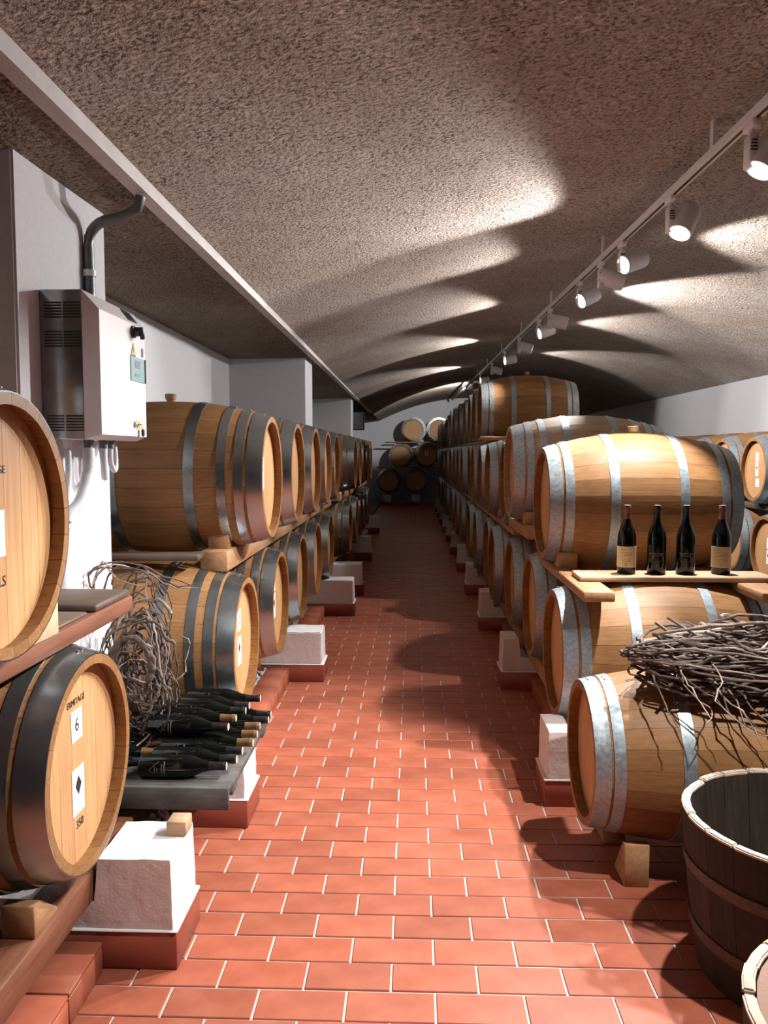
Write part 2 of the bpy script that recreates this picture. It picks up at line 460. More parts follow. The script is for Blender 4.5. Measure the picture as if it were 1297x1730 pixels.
def spotlight(y, aim, label, power=SPOT_W, cone=88, side=1):
    p = trk(y); root = empty('track_spotlight', p)
    tag(root, label, 'spotlight', 'spotlights along the ceiling track')
    add('adapter', SM['adapter'], None, root); add('stem', SM['stem'], None, root)
    g = add('gear_box', SM['gear_box'], None, root); add('slot', SM['slot'], None, g)
    dv = Vector(aim).normalized()
    q = (-dv).to_track_quat('Z', 'Y')
    h = add('housing', SM['housing'], None, root, (.075, 0, -.115))
    h.rotation_euler = q.to_euler()
    add('heat_sink', SM['heat_sink'], None, h); add('lens', SM['lens'], None, h)
    add('pivot', SM['pivot'], None, root, (.08, 0, -.115))
    L = bpy.data.lights.new('spot_lamp', 'SPOT'); L.energy = power; L.spot_size = math.radians(cone); L.spot_blend = .3
    L.shadow_soft_size = .028; L.color = (1.0, .965, .93)
    lo = bpy.data.objects.new('spot_lamp', L); C.objects.link(lo); lo.parent = h; lo.location = (0, 0, -.092)
    return root
spotlight(1.9, (-.50, .17, -.83), 'white track spotlight just outside the top right corner', SPOT_W * 1.0, 74)
spotlight(3.29, (-.52, -.10, -.83), 'white track spotlight nearest the right edge, largest of the row', SPOT_W * 1.3, 72)
spotlight(4.26, (-.40, -.30, -.78), 'first glowing spotlight, second fixture from the right edge', SPOT_W * 1.15, 96)
spotlight(5.2, (-.78, -.35, -.32), 'second glowing spotlight from the right along the track', SPOT_W, 100)
spotlight(5.75, (.86, -.05, -.26), 'white spotlight turned right just behind the second glowing one', SPOT_W * .8, 100)
spotlight(6.45, (-.72, -.30, -.38), 'third glowing spotlight from the right along the track', SPOT_W * .9, 104)
spotlight(7.75, (.90, .0, -.20), 'white spotlight turned right behind the third glowing one', SPOT_W * 1.3, 96)
spotlight(8.4, (-.80, -.22, -.30), 'fourth glowing spotlight from the right along the track', SPOT_W * 1.0, 104)
spotlight(9.85, (.90, -.1, -.26), 'white spotlight turned right behind the fourth glowing one', SPOT_W * .7, 96)
spotlight(11.3, (-.86, -.25, -.16), 'fifth glowing spotlight from the right along the track', SPOT_W, 88)
spotlight(13.0, (.90, .0, -.24), 'small white spotlight turned right behind the fifth glowing one', SPOT_W * .6, 84)
spotlight(15.0, (-.88, -.2, -.12), 'small glowing spotlight above the third tier of barrels', SPOT_W * 1.2, 84)
spotlight(18.6, (-.30, .93, .20), 'farthest glowing spotlight near the end of the track', SPOT_W * 2.2, 52)

# ---------------------------------------------------------------- barrels
NS = 26
def prof(x, L, rh, rb):
    return rh + (rb - rh) * (1 - (2 * x / L) ** 2)
def barrel_meshes(key, L, rh, rb, hoops, wm, hm):
    """parts of one barrel size; hoops: (offset from the end, width)"""
    if key in cache: return cache[key]
    m = {}
    xs = [-L / 2 + L * i / 10 for i in range(11)]
    a = PI / NS * .985; T = .028
    v = []; f = []
    for x in xs:
        r = prof(x, L, rh, rb)
        for t in (-a, 0, a): v.append((x, r * math.sin(t), r * math.cos(t)))
        for t in (a, 0, -a): v.append((x, (r - T) * math.sin(t), (r - T) * math.cos(t)))
    for i in range(10):
        for k in range(6): f.append((i * 6 + k, i * 6 + (k + 1) % 6, i * 6 + 6 + (k + 1) % 6, i * 6 + 6 + k))
    f += [tuple(range(6)), tuple(range(60, 66))]
    m['stave'] = mesh('stave', v, f, True, 30); m['stave'].materials.append(M[wm])
    pr = [(prof(x, L, rh, rb), x) for x in xs] + [(prof(x, L, rh, rb) - T, x) for x in (L / 2, L / 2 - .09)] + \
         [(prof(x, L, rh, rb) - T, x) for x in (-L / 2 + .09, -L / 2)]
    m['body'] = MB().lathe(pr, 52, 'x', closed=True).mesh('body', True, 40); m['body'].materials.append(M[wm])
    hs = []
    for off, w in hoops:
        for s in (1, -1):
            q = []
            for t in (0, .5, 1):
                x = s * (L / 2 - off - w * t); q.append((prof(x, L, rh, rb) + .0032, x))
            inner = [(r - .004, x) for r, x in reversed(q)]
            me = MB().lathe(q + inner, 52, 'x', closed=True).mesh('hoop', True, 40); me.materials.append(M[hm]); hs.append(me)
    m['hoops'] = hs
    # riveted overlap on top of each hoop
    rv = []
    for off, w in hoops:
        for s in (1, -1):
            x = s * (L / 2 - off - w / 2); r = prof(x, L, rh, rb) + .003
            pr_ = []
            for dy in (-.016, .016):
                q = MB().lathe([(.006, 0), (.006, .003), (.003, .005)], 10)
                q.v = [(p[0] + x, p[1] + dy, p[2] + r - .001) for p in q.v]
                me = q.mesh('rivet', True); me.materials.append(M['rivet']); pr_.append(me)
            rv.append(pr_)
    m['rivets'] = rv
    ri = prof(L / 2 - .055, L, rh, rb) - T + .003
    m['ri'] = ri
    for s in (1, -1):
        me = MB().lathe([(ri, s * (L / 2 - .042)), (ri, s * (L / 2 - .064))], 48, 'x').mesh('head', True)
        me.materials.append(M['oak_head']); m['head', s] = me
    nb = 7; bs = []
    for k in range(nb):
        y0, y1 = -ri + 2 * ri * k / nb + .0006, -ri + 2 * ri * (k + 1) / nb - .0006
        up = []; n = 7
        for i in range(n):
            y = y0 + (y1 - y0) * i / (n - 1); up.append((y, math.sqrt(max(0, ri * ri - y * y)) + .0001))
        poly = up + [(y, -z) for y, z in reversed(up)]
        me = MB().prism(poly, 'x', L / 2 - .064, L / 2 - .042).mesh('head_board'); me.materials.append(M['oak_head']); bs.append(me)
    m['boards'] = bs
    m['bung'] = MB().lathe([(.021, -.015), (.021, .004), (.027, .006), (.03, .032), (.026, .036)], 18).mesh('bung', True); m['bung'].materials.append(M['bung'])
    cache[key] = m
    return m
KIND = {
    'L': dict(L=1.05, rh=.31, rb=.39, hoops=[(.0, .075), (.090, .042), (.170, .042), (.315, .048)], wm='oak', hm='steel'),
    'R': dict(L=1.00, rh=.305, rb=.39, hoops=[(.0, .065), (.078, .045), (.300, .048)], wm='oak', hm='galv'),
    'P': dict(L=1.00, rh=.305, rb=.385, hoops=[(.0, .07), (.085, .045), (.17, .045), (.32, .05)], wm='oak_pale', hm='galv'),
    'S': dict(L=.96, rh=.275, rb=.335, hoops=[(.0, .055), (.065, .04), (.30, .045)], wm='oak', hm='galv'),
}
FRONT_ROT = (PI / 2, 0, PI / 2)      # text facing local +X
def barrel(kind, xh, y, z, facing, label, group, detail=1, bung=False, cat='barrel'):
    """xh: x of the end facing the aisle, z: height of the axis, facing: +1 looks to +X, -1 to -X, 'y' to -Y"""
    K = KIND[kind]; m = barrel_meshes(kind, **K); L, rb = K['L'], K['rb']
    if facing == 'y': root = empty('wine_barrel', (xh, y + L / 2, z - rb), -PI / 2)
    else: root = empty('wine_barrel', (xh - facing * L / 2, y, z - rb), 0 if facing > 0 else PI)
    tag(root, label, cat, group)
    roll = rnd.uniform(0, .24)
    if detail >= 2:
        for i in range(NS): add('stave', m['stave'], None, root, (0, 0, rb), (roll + 2 * PI * i / NS, 0, 0))
        for b in m['boards']: add('head_board', b, None, root, (0, 0, rb), (rnd.uniform(-.05, .05) if False else 0, 0, 0))
        add('head', m['head', -1], None, root, (0, 0, rb))
    else:
        add('body', m['body'], None, root, (0, 0, rb), (roll, 0, 0))
        add('head', m['head', 1], None, root, (0, 0, rb))
        if detail >= 1: add('head', m['head', -1], None, root, (0, 0, rb))
    for h, r in zip(m['hoops'], m['rivets']):
        ho = add('hoop', h, None, root, (0, 0, rb))
        if detail >= 2:
            an = rnd.uniform(-.12, .12)
            for q in r: add('rivet', q, None, ho, (0, 0, 0), (an, 0, 0))
    if bung: add('bung', m['bung'], None, root, (0, 0, 2 * rb + .002))
    return root
def head_x(kind): return KIND[kind]['L'] / 2 - .0415
def paper_label(root, kind, y, z, w, h, num=None, diamond=False, tilt=0, lines=3):
    """label stuck on the front head, y/z from the head centre"""
    rb = KIND[kind]['rb']; x = head_x(kind)
    p = add('paper_label', MB().box(0, .0012, -w / 2, w / 2, -h / 2, h / 2).mesh('label'), 'paper', root, (x, y, rb + z), (tilt, 0, 0))
    if num: add('number', text_mesh(num, h * .62), 'ink', p, (.0018, 0, 0), FRONT_ROT)
    if diamond:
        s = w * .25
        add('diamond_mark', MB().prism([(0, s * 1.35), (s, 0), (0, -s * 1.35), (-s, 0)], 'x', .0012, .002).mesh('d'), 'ink', p, (0, 0, h * .12))
        q = MB()
        for k in range(lines): q.box(.0012, .0018, -w * .3, w * (.3 - .08 * (k % 2)), -h * (.18 + .07 * k), -h * (.165 + .07 * k))
        q.box(.0012, .0018, -w * .28, w * .28, h * .38, h * .395)
        add('print', q.mesh('print'), 'ink_grey', p)
    return p
def brand(root, kind, body, size, z, arc=0, y=0):
    rb = KIND[kind]['rb']; x = head_x(kind) + .0004
    if not arc:
        return add('brand_mark', text_mesh(body, size), 'ink', root, (x, y, rb + z), FRONT_ROT)
    n = len(body); mb = MB()
    for i, ch in enumerate(body):
        me = text_mesh(ch, size); a = (i - (n - 1) / 2) * size * .85 / arc
        vs = []
        for vv in me.vertices:
            px, py = vv.co.x, vv.co.y + arc
            vs.append((vv.co.z, px * math.cos(a) + py * math.sin(a), -px * math.sin(a) + py * math.cos(a) - arc))
        mb.add(vs, [tuple(p.vertices) for p in me.polygons]); bpy.data.meshes.remove(me)
    return add('brand_mark', mb.mesh('brand'), 'ink', root, (x, y, rb + z))

# left racks
GL1, GL2 = 'barrels in the lower left row', 'barrels in the upper left row'
b = barrel('L', -.935, 2.305, .70, 1, 'lower left foreground oak barrel with a number 6 label on its head', GL1, 2)
brand(b, 'L', 'ERMITAGE', .027, .180, 0, -.01)
p = paper_label(b, 'L', -.01, .110, .075, .090, num='6')
paper_label(b, 'L', -.01, -.085, .085, .135, diamond=True, lines=5)
brand(b, 'L', '350', .034, -.185, 0, -.005)
b = barrel('L', -.93, 1.865, 1.43, 1, 'big oak barrel cut off by the left edge on the red-brown rail', GL2, 2)
brand(b, 'L', 'ERMITAGE', .027, .130, 0, -.01)
paper_label(b, 'L', -.005, -.02, .09, .11)
brand(b, 'L', '350 LS', .036, -.135, 0, -.01)
for k in range(5):
    d = 2 if k < 3 else 1
    x = -.81 + rnd.uniform(-.012, .012)
    b = barrel('L', x, 3.905 + 1.05 * k, .685, 1, '%s barrel of the lower left row counting from the bottle tray' % ORD[k], GL1, d)
    if k == 0:
        paper_label(b, 'L', .0, .10, .08, .10, num='12'); paper_label(b, 'L', .0, -.05, .08, .14, diamond=True)
    elif k == 1:
        paper_label(b, 'L', -.03, .12, .08, .10); paper_label(b, 'L', -.03, -.02, .08, .15, diamond=True)
    elif k == 2: paper_label(b, 'L', -.04, .06, .07, .13, diamond=True)
for k in range(5):
    b = barrel('L', -.73 + rnd.uniform(-.012, .012), 4.2 + .94 * k, 1.475, 1,
               '%s barrel of the upper left row counting from the electric cabinet' % ORD[k], GL2, 2 if k < 2 else 1, bung=k < 1)
    if k == 0: paper_label(b, 'L', -.07, .02, .07, .17, diamond=True)
for k in range(5):
    barrel('L', -.71, 10.15 + .96 * k, 1.475, 1, '%s barrel of the upper left row beyond the second pillar' % ORD[k], GL2, 1)
    barrel('L', -.76, 9.97 + .96 * k + (.25 if k else 0), .685, 1, '%s barrel of the lower left row beyond the second pillar' % ORD[k], GL1, 1)

# right racks: three tiers along the aisle
G1, G2, G3 = 'barrels in the lowest right tier', 'barrels in the middle right tier', 'barrels in the top right tier'
barrel('S', .665, 3.18, .425, -1, 'low oak barrel on the floor carrying the vine bundle at right', 'barrels in the lowest right tier', 2)
barrel('R', .70, 4.05, .61, -1, 'oak barrel under the bottle shelf, behind the right vine bundle', G1, 2)
for k in range(1, 19):
    y = 4.075 + .955 * k
    barrel('R', .69 + rnd.uniform(-.03, .03), y, .66, -1, '%s barrel of the lowest right tier counting from the bottle shelf' % ORD[k], G1, 1)
barrel('R', .72, 4.60, 1.32, -1, 'large bright-topped oak barrel behind the four standing bottles', G2, 2, True)
barrel('P', .66, 5.66, 1.47, -1, 'pale greyish barrel directly behind the bright-topped one', G2, 2)
for k in range(17):
    y = 6.45 + .955 * k
    barrel('R', .68 + rnd.uniform(-.03, .03), y, 1.37, -1, '%s dark barrel behind the pale one in the middle right tier' % ORD[k], G2, 1)
barrel('R', .715, 8.85, 2.035, -1, 'orange-brown oak barrel on top of the stack, nearest of the third tier', G3, 2, True)
for k in range(1, 15):
    barrel('R', .70 + rnd.uniform(-.04, .04), 8.85 + .955 * k, 2.035, -1, '%s dark barrel of the top right tier counting from the near end' % ORD[k], G3, 1)
# second rack against the right wall
GW = 'barrels racked along the right wall'
for k in range(9):
    yy = 7.25 + .82 * k
    b = barrel('R', 3.30, yy, 1.44, -1, {0: 'wall rack barrel cut off by the right edge', 1: 'wall rack barrel with a tall white label on its head',
               2: 'wall rack barrel left of the one with the tall white label'}.get(k, '%s barrel of the right wall rack counting from the right edge' % ORD[k]), GW, 1)
    if k == 1:
        paper_label(b, 'R', 0, .12, .07, .09); paper_label(b, 'R', 0, .0, .065, .13, diamond=True); paper_label(b, 'R', .02, -.13, .08, .08)
    if k == 0: paper_label(b, 'R', 0, .0, .08, .13, diamond=True)
    b = barrel('R', 3.30, yy - .3, .70, -1, {0: 'lower wall rack barrel cut off by the right edge', 1: 'lower wall rack barrel seen right of the fourth bottle'}.get(
               k, '%s lower barrel of the right wall rack counting from the right edge' % ORD[k]), 'lower barrels racked along the right wall', 1)
    if k < 2: paper_label(b, 'R', .02, .05, .08, .10); paper_label(b, 'R', .02, -.08, .08, .13, diamond=True)
# stack at the end wall, heads to the camera
GE = 'barrels stacked at the end wall'
for x, z, lab in ((-.74, .75, 'lower left barrel at the end wall, above a small white block'), (.10, .75, 'lower right barrel at the end wall'),
                  (-.36, 1.52, 'second-tier left barrel at the end wall'), (.42, 1.52, 'second-tier barrel with a white label at the end wall'),
                  (.02, 2.30, 'top barrel at the end wall with brightly lit head'), (.80, 2.30, 'top right barrel at the end wall, half hidden')):
    b = barrel('L', x, 24.85, z, 'y', lab, GE, 1)
    if x == .42: paper_label(b, 'L', .0, .06, .1, .14, diamond=True)

# ---------------------------------------------------------------- blocks under the racks
def block(x, y, sgn, lip, label, h=.35, th=.27, mat='block', ln=1.25):
    """x: aisle face, body towards sgn"""
    root = empty('support_block', (x, y + th / 2, 0)); tag(root, label, 'block', 'plaster support blocks under the racks')
    s = sgn
    base = bevelled(MB().box(min(0, s * ln), max(0, s * ln), -th / 2, th / 2, 0, .118).mesh('base'), .003, 1)
    add('tile_base', base, 'tile_dark', root)
    led = bevelled(MB().box(min(-s * .003, s * ln), max(-s * .003, s * ln), -th / 2 - .003, th / 2 + .003, .118, .127).mesh('ledge'), .004, 1)
    add('plaster_ledge', led, mat, root)
    pts = [(s * .012, .126), (s * .018, h), (s * lip, h), (s * (lip + .012), .215), (s * (ln - .01), .215), (s * (ln - .01), .126)]
    me = MB().prism(pts, 'y', -th / 2 + .004, th / 2 - .004).mesh('plaster')
    bm = bmesh.new(); bm.from_mesh(me)
    ce = []
    for k in range(1, 14): bmesh.ops.bisect_plane(bm, geom=list(bm.verts) + list(bm.edges) + list(bm.faces), plane_co=(s * (k * .025 if k < 12 else .3 + .25 * (k - 11)), 0, 0), plane_no=(1, 0, 0))
    for k in range(-4, 5): bmesh.ops.bisect_plane(bm, geom=list(bm.verts) + list(bm.edges) + list(bm.faces), plane_co=(0, k * .027, 0), plane_no=(0, 1, 0))
    for k in range(1, 9): bmesh.ops.bisect_plane(bm, geom=list(bm.verts) + list(bm.edges) + list(bm.faces), plane_co=(0, 0, .13 + k * .025), plane_no=(0, 0, 1))
    bm.normal_update()
    sharp = [e for e in bm.edges if len(e.link_faces) == 2 and e.calc_face_angle(0) > .6]
    bmesh.ops.bevel(bm, geom=sharp, offset=.009, segments=2, affect='EDGES', clamp_overlap=True)
    from mathutils import noise as N
    off = Vector((y * 3, 0, 0))
    for v in bm.verts: v.co += Vector(N.noise_vector(v.co * 9 + off)) * .003 + Vector(N.noise_vector(v.co * 35 + off)) * .0018
    bm.to_mesh(me); bm.free(); me.shade_smooth(); me.set_sharp_from_angle(angle=math.radians(35))
    add('plaster_block', me, mat, root)
    return root
LB = [(-.725, 2.40, 'white plaster block on red tile base in the left foreground'), (-.70, 3.36, 'white block under the bottle tray'),
      (-.62, 5.60, 'white block at the left of the aisle beyond the bottle tray, fully visible'), (-.57, 7.93, 'fourth white block along the left of the aisle'),
      (-.555, 9.08, 'fifth white block along the left of the aisle'), (-.61, 12.1, 'sixth block along the left of the aisle, greyish in shade'),
      (-.66, 16.1, 'small farthest block along the left of the aisle')]
for x, y, lab in LB:
    block(x, y, -1, .97 + x, lab, ln=.55 if y in (3.36, 9.08) else 1.2)
for i, y in enumerate(RB):
    block(.60, y, 1, .12, '%s worn block along the right of the aisle' % ORD[i], .345, .27, 'block_pink', 1.05)
for x in (-.78, .1): 
    r = empty('support_block', (x, 24.9, 0)); tag(r, 'small white block under the lower %s end wall barrel' % ('left' if x < 0 else 'right'), 'block', 'plaster support blocks under the racks')
    add('plaster_block', bevelled(MB().box(-.13, .13, 0, 1.0, .1, .33).mesh('b'), .02, 2, .003), 'block', r)
    add('tile_base', bevelled(MB().box(-.14, .14, -.01, 1.0, 0, .1).mesh('b'), .004, 1), 'tile_dark', r)

# ---------------------------------------------------------------- rails, planks, chocks
def timber(name, x0, x1, y0, y1, z0, z1, mat, label, cat='beam', group='rack timbers', w=.006):
    cx, cy = (x0 + x1) / 2, (y0 + y1) / 2
    me = bevelled(MB().box(x0 - cx, x1 - cx, y0 - cy, y1 - cy, 0, z1 - z0).mesh(name), w, 1)
    return tag(add(name, me, mat, None, (cx, cy, z0)), label, cat, group)
def rail(*a, **k): return timber('rack_rail', *a, **k)
# left, under the lower row
rail(-1.10, -.985, -.5, 2.78, .215, .315, 'rail_red', 'red-brown rail under the number 6 barrel in the left foreground')
rail(-1.85, -1.735, -.5, 2.78, .215, .315, 'rail_red', 'rear red-brown rail under the left foreground barrels')
rail(-1.13, -.985, 3.75, 9.4, .215, .305, 'rail', 'brown rail under the lower left row')
rail(-1.78, -1.65, 3.75, 8.9, .215, .305, 'rail', 'rear brown rail under the lower left row')
rail(-1.13, -.985, 9.4, 16.4, .215, .305, 'rail', 'far brown rail under the lower left row')
rail(-1.78, -1.65, 9.6, 15.4, .215, .305, 'rail', 'far rear rail under the lower left row')
# left, between the rows
rail(-1.115, -.985, -.5, 2.82, 1.045, 1.10, 'rail_red', 'red-brown rail carrying the barrel at the left edge')
rail(-1.80, -1.67, -.5, 2.82, 1.045, 1.10, 'rail_red', 'rear red-brown rail carrying the barrel at the left edge')
rail(-1.02, -.885, 3.86, 8.85, 1.03, 1.13, 'rail', 'brown rail between the lower and upper left rows')
rail(-1.70, -1.57, 4.05, 8.85, 1.03, 1.13, 'rail', 'rear brown rail between the left rows')
rail(-.99, -.86, 9.6, 15.3, 1.03, 1.13, 'rail', 'far brown rail between the left rows beyond the second pillar')
rail(-1.6, -1.48, 9.6, 15.3, 1.03, 1.13, 'rail', 'far rear rail between the left rows beyond the second pillar')
timber('cross_plank', -1.95, -.99, 3.72, 3.84, 1.10, 1.13, 'plank_dark', 'dark cross plank at the near end of the left middle rail', 'plank')
timber('cross_plank', -1.50, -.99, 2.50, 2.80, 1.10, 1.125, 'plank_dark', 'short dark board on the red-brown rail beside the left edge barrel', 'plank')
timber('cross_plank', -1.50, -1.00, 2.2, 2.46, 1.10, 1.112, 'plank_dark', 'thin dark board lying on the red-brown rail', 'plank')
# right racks
rail(.78, .90, 3.70, 4.60, .225, .285, 'rail', 'low rail under the barrel behind the right vine bundle')
rail(.78, .90, 4.62, 22.6, .225, .32, 'rail', 'long low rail under the lowest right tier')
rail(1.44, 1.56, 3.70, 22.6, .225, .29, 'rail', 'rear low rail under the lowest right tier')
rail(.76, .90, 3.62, 5.08, .938, .985, 'rail', 'near orange-brown rail under the bright-topped barrel')
rail(1.54, 1.68, 3.62, 5.08, .938, .985, 'rail', 'rear rail under the bright-topped barrel')
rail(.72, .86, 5.15, 6.14, 1.055, 1.125, 'rail', 'orange-brown rail end under the pale barrel')
rail(1.40, 1.54, 5.15, 6.14, 1.055, 1.125, 'rail', 'rear rail under the pale barrel')
rail(.74, .87, 6.05, 22.6, .99, 1.03, 'rail', 'long dark rail below the middle right tier')
rail(1.44, 1.57, 6.05, 22.6, .99, 1.03, 'rail', 'rear long rail below the middle right tier')
rail(.74, .87, 8.35, 23.0, 1.70, 1.725, 'rail', 'long rail below the top right tier')
rail(1.44, 1.57, 8.35, 23.0, 1.70, 1.725, 'rail', 'rear long rail below the top right tier')
for k, y in enumerate((8.28, 9.3)):
    timber('cross_plank', .68, 1.02, y, y + .1, 1.725, 1.765, 'rail', ('nearest' if k == 0 else 'second') + ' stub plank jutting out under the top right tier', 'plank')
timber('bottle_shelf', .80, 1.72, 3.90, 4.11, .985, 1.012, 'plank', 'pale pine board under the four standing wine bottles', 'shelf', None)
# wall rack rails
rail(3.40, 3.52, 6.6, 14.6, 1.045, 1.10, 'plank_dark', 'dark rail of the right wall rack')
rail(4.05, 4.17, 6.6, 14.6, 1.045, 1.10, 'plank_dark', 'rear dark rail of the right wall rack')
rail(3.40, 3.52, 6.6, 14.6, .28, .36, 'plank_dark', 'low dark rail of the right wall rack')
rail(4.05, 4.17, 6.6, 14.6, .28, .36, 'plank_dark', 'rear low dark rail of the right wall rack')
for x in (3.46, 4.11):
    for yy in (6.8, 9.3, 11.8, 14.3):
        timber('support_block', x - .1, x + .1, yy, yy + .25, .06, .28, 'block', '%s low white block under the %s rail of the right wall rack' % (ORD[round((yy - 6.8) / 2.5)], 'front' if x < 4 else 'rear'), 'block', 'wall rack blocks', .012)
rail(-1.15, 1.3, 24.95, 25.05, 1.135, 1.16, 'rail', 'plank between the lower end wall barrels')
rail(-1.15, 1.3, 25.65, 25.75, 1.135, 1.16, 'rail', 'rear plank between the lower end wall barrels')
rail(-.85, 1.4, 24.95, 25.05, 1.905, 1.935, 'rail', 'pale plank under the top end wall barrels')
rail(-.85, 1.4, 25.65, 25.75, 1.905, 1.935, 'rail', 'rear plank under the top end wall barrels')
for x in (-.76, .1):
    for yy in (24.95, 25.6):
        timber('chock', x - .09, x + .09, yy, yy + .1, .33, .40, 'rail', '%s chock on the end wall block under the lower %s barrel' % ('front' if yy < 25 else 'rear', 'left' if x < 0 else 'right'), 'chock', 'end wall chocks')

def chock(x, y, z, sgn_y, label, mat='rail', w=.1, h=.085, d=.13, group='wooden chocks beside barrels'):
    """wedge whose high side is away from the barrel (towards sgn_y)"""
    pts = [(0, 0), (sgn_y * d, 0), (sgn_y * d, h), (sgn_y * d * .75, h), (0, .012)]
    me = bevelled(MB().prism(pts, 'x', -w / 2, w / 2).mesh('chock'), .003, 1)
    return tag(add('chock', me, mat, None, (x, y, z)), label, 'chock', group)
for k in range(5):
    for s in (-1, 1):
        chock(-.955, 4.2 + .94 * k + s * .105, 1.13, s, '%s chock beside the %s barrel of the upper left row' % ('near' if s < 0 else 'far', ORD[k]))
for k in range(5):
    for s in (-1, 1):
        chock(-1.055, 3.905 + 1.05 * k + s * .12, .305, s, '%s chock beside the %s barrel of the lower left row' % ('near' if s < 0 else 'far', ORD[k]), w=.08)
chock(-1.04, 1.865 + .12, 1.10, 1, 'pale wooden chock beside the barrel at the left edge', 'plank', .12, .14, .22)
chock(-1.04, 1.865 - .12, 1.10, -1, 'near wooden chock beside the barrel at the left edge', 'plank', .12, .14, .22)
chock(-1.04, 2.30 - .12, .315, -1, 'brown chock beside the number 6 barrel', 'rail', .09, .09, .14)
chock(-1.04, 2.30 + .12, .315, 1, 'far brown chock beside the number 6 barrel', 'plank', .09, .09, .14)
for s in (-1, 1):
    chock(.83, 4.60 + s * .11, .985, s, '%s chock beside the bright-topped barrel' % ('near' if s < 0 else 'far'))
    chock(.79, 5.66 + s * .12, 1.125, s, '%s chock beside the pale barrel' % ('near' if s < 0 else 'far'))
    chock(.805, 8.85 + s * .13, 1.725, s, '%s chock beside the nearest barrel of the third tier' % ('near' if s < 0 else 'far'), h=.06)
    for k in range(3):
        chock(.80, 6.45 + .955 * k + s * .12, 1.03, s, '%s chock beside the %s dark middle tier barrel' % ('near' if s < 0 else 'far', ORD[k]))
    for xx in (.83, 1.4):
        chock(xx, 3.18 + s * .09, 0, s, '%s %s floor chock of the low barrel' % ('near' if s < 0 else 'far', 'left' if xx < 1 else 'right'), h=.16, d=.15, w=.09)
timber('wooden_offcut', -.80, -.735, 2.555, 2.63, .352, .40, 'plank', 'small wooden offcut on the left foreground block', 'wood block', None, .003)

# ---------------------------------------------------------------- bottle tray and bottles
tray = empty('bottle_tray', (-.975, 3.225, .35)); tag(tray, 'weathered grey plank tray loaded with dark bottles on the left block', 'tray')
for k in range(4):
    add('plank', bevelled(MB().box(-.325, .325, -.41 + .195 * k + .002, -.41 + .195 * (k + 1) - .002, .028, .058).mesh('pl'), .003, 1), 'tray_wood', tray)
add('front_board', bevelled(MB().box(-.325, .325, -.435, -.412, -.015, .066).mesh('fb'), .003, 1), 'tray_wood', tray)
for yy in (-.3, .3):
    add('bearer', bevelled(MB().box(-.32, .32, yy - .04, yy + .04, 0, .028).mesh('be'), .003, 1), 'tray_wood', tray)

def bottle_meshes(h=.315, r=.042):
    P = [(0.0, .012), (r * .6, .004), (r * .93, 0), (r, .006), (r, .16), (r * .96, .178), (r * .78, .205), (r * .5, .232), (.0165, .255), (.0145, .27), (.0142, .295), (.0142, h - .002), (0, h - .002)]
    g = MB().lathe(P, 28, caps=False).mesh('glass', True, 50)
    cp = MB().lathe([(.0172, .252), (.0156, .268), (.0152, .296), (.0165, .298), (.0165, .306), (.0152, .308), (.0152, h)], 20, caps=False).mesh('capsule', True, 50)
    tp = MB().lathe([(.0152, h - .001), (.0145, h + .001), (.008, h + .0012)], 20).mesh('top', True)
    lb = MB().lathe([(r + .0004, .032), (r + .0009, .0325), (r + .0009, .128), (r + .0004, .1285)], 32, caps=False).mesh('label', True)
    return g, cp, tp, lb
BM_ = bottle_meshes()
def arc_print(r, rects):
    """rects (angle0, angle1, z0, z1) raised on a cylinder facing -Y"""
    m = MB()
    for a0, a1, z0, z1 in rects:
        n = max(1, int(abs(a1 - a0) / .15)); vs = []
        for i in range(n + 1):
            a = -PI / 2 + a0 + (a1 - a0) * i / n
            za = z0 if not isinstance(z0, tuple) else z0[0] + (z0[1] - z0[0]) * i / n
            vs += [(r * math.cos(a), r * math.sin(a), za), (r * math.cos(a), r * math.sin(a), za + z1)]
        m.add(vs, [(2 * i, 2 * i + 2, 2 * i + 3, 2 * i + 1) for i in range(n)])
    return m.mesh('print')
def cyl_text(body, size, r, z):
    me = text_mesh(body, size, ext=0)
    for v in me.vertices:
        a = -PI / 2 + v.co.x / r
        v.co = Vector((r * math.cos(a), r * math.sin(a), z + v.co.y))
    return me
def bottle(loc, rot, cap, label, group, paper=None, dark=False, cat='bottle'):
    root = empty('wine_bottle', loc); root.rotation_euler = rot; tag(root, label, cat, group)
    g, cp, tp, lb = BM_
    def own(me, mat):
        k = (me.name, mat)
        if k not in cache:
            c = me.copy(); c.materials.append(M[mat]); cache[k] = c
        return cache[k]
    add('glass', own(g, 'glass'), None, root); c = add('capsule', own(cp, cap), None, root)
    add('capsule_top', own(tp, 'foil_top'), None, c)
    if paper:
        l = add('paper_label', own(lb, paper), None, root)
        rr = .0434
        sc = [(-.55, -.1, .112, .0025), (-.6, .3, .100, .002)]
        add('print', arc_print(rr, sc + [(-.7, .65, (.080, .094), .0022), (-.5, .55, .072, .0015), (-.62, .5, .066, .0015), (-.5, .4, .060, .0015), (-.3, .2, .050, .002), (-.15, .1, .042, .004)]), 'ink_brown', l)
    if dark:
        rr = .0424
        add('print', arc_print(rr, [(-.75, 0, (.075, .040), .0015), (0, .75, (.040, .075), .0015), (-.75, .75, .094, .004), (-.5, .5, .085, .003), (-.2, .2, .068, .002), (-.3, .3, .060, .0015)]), 'ink_faint', root)
    return root
ys = 4.005
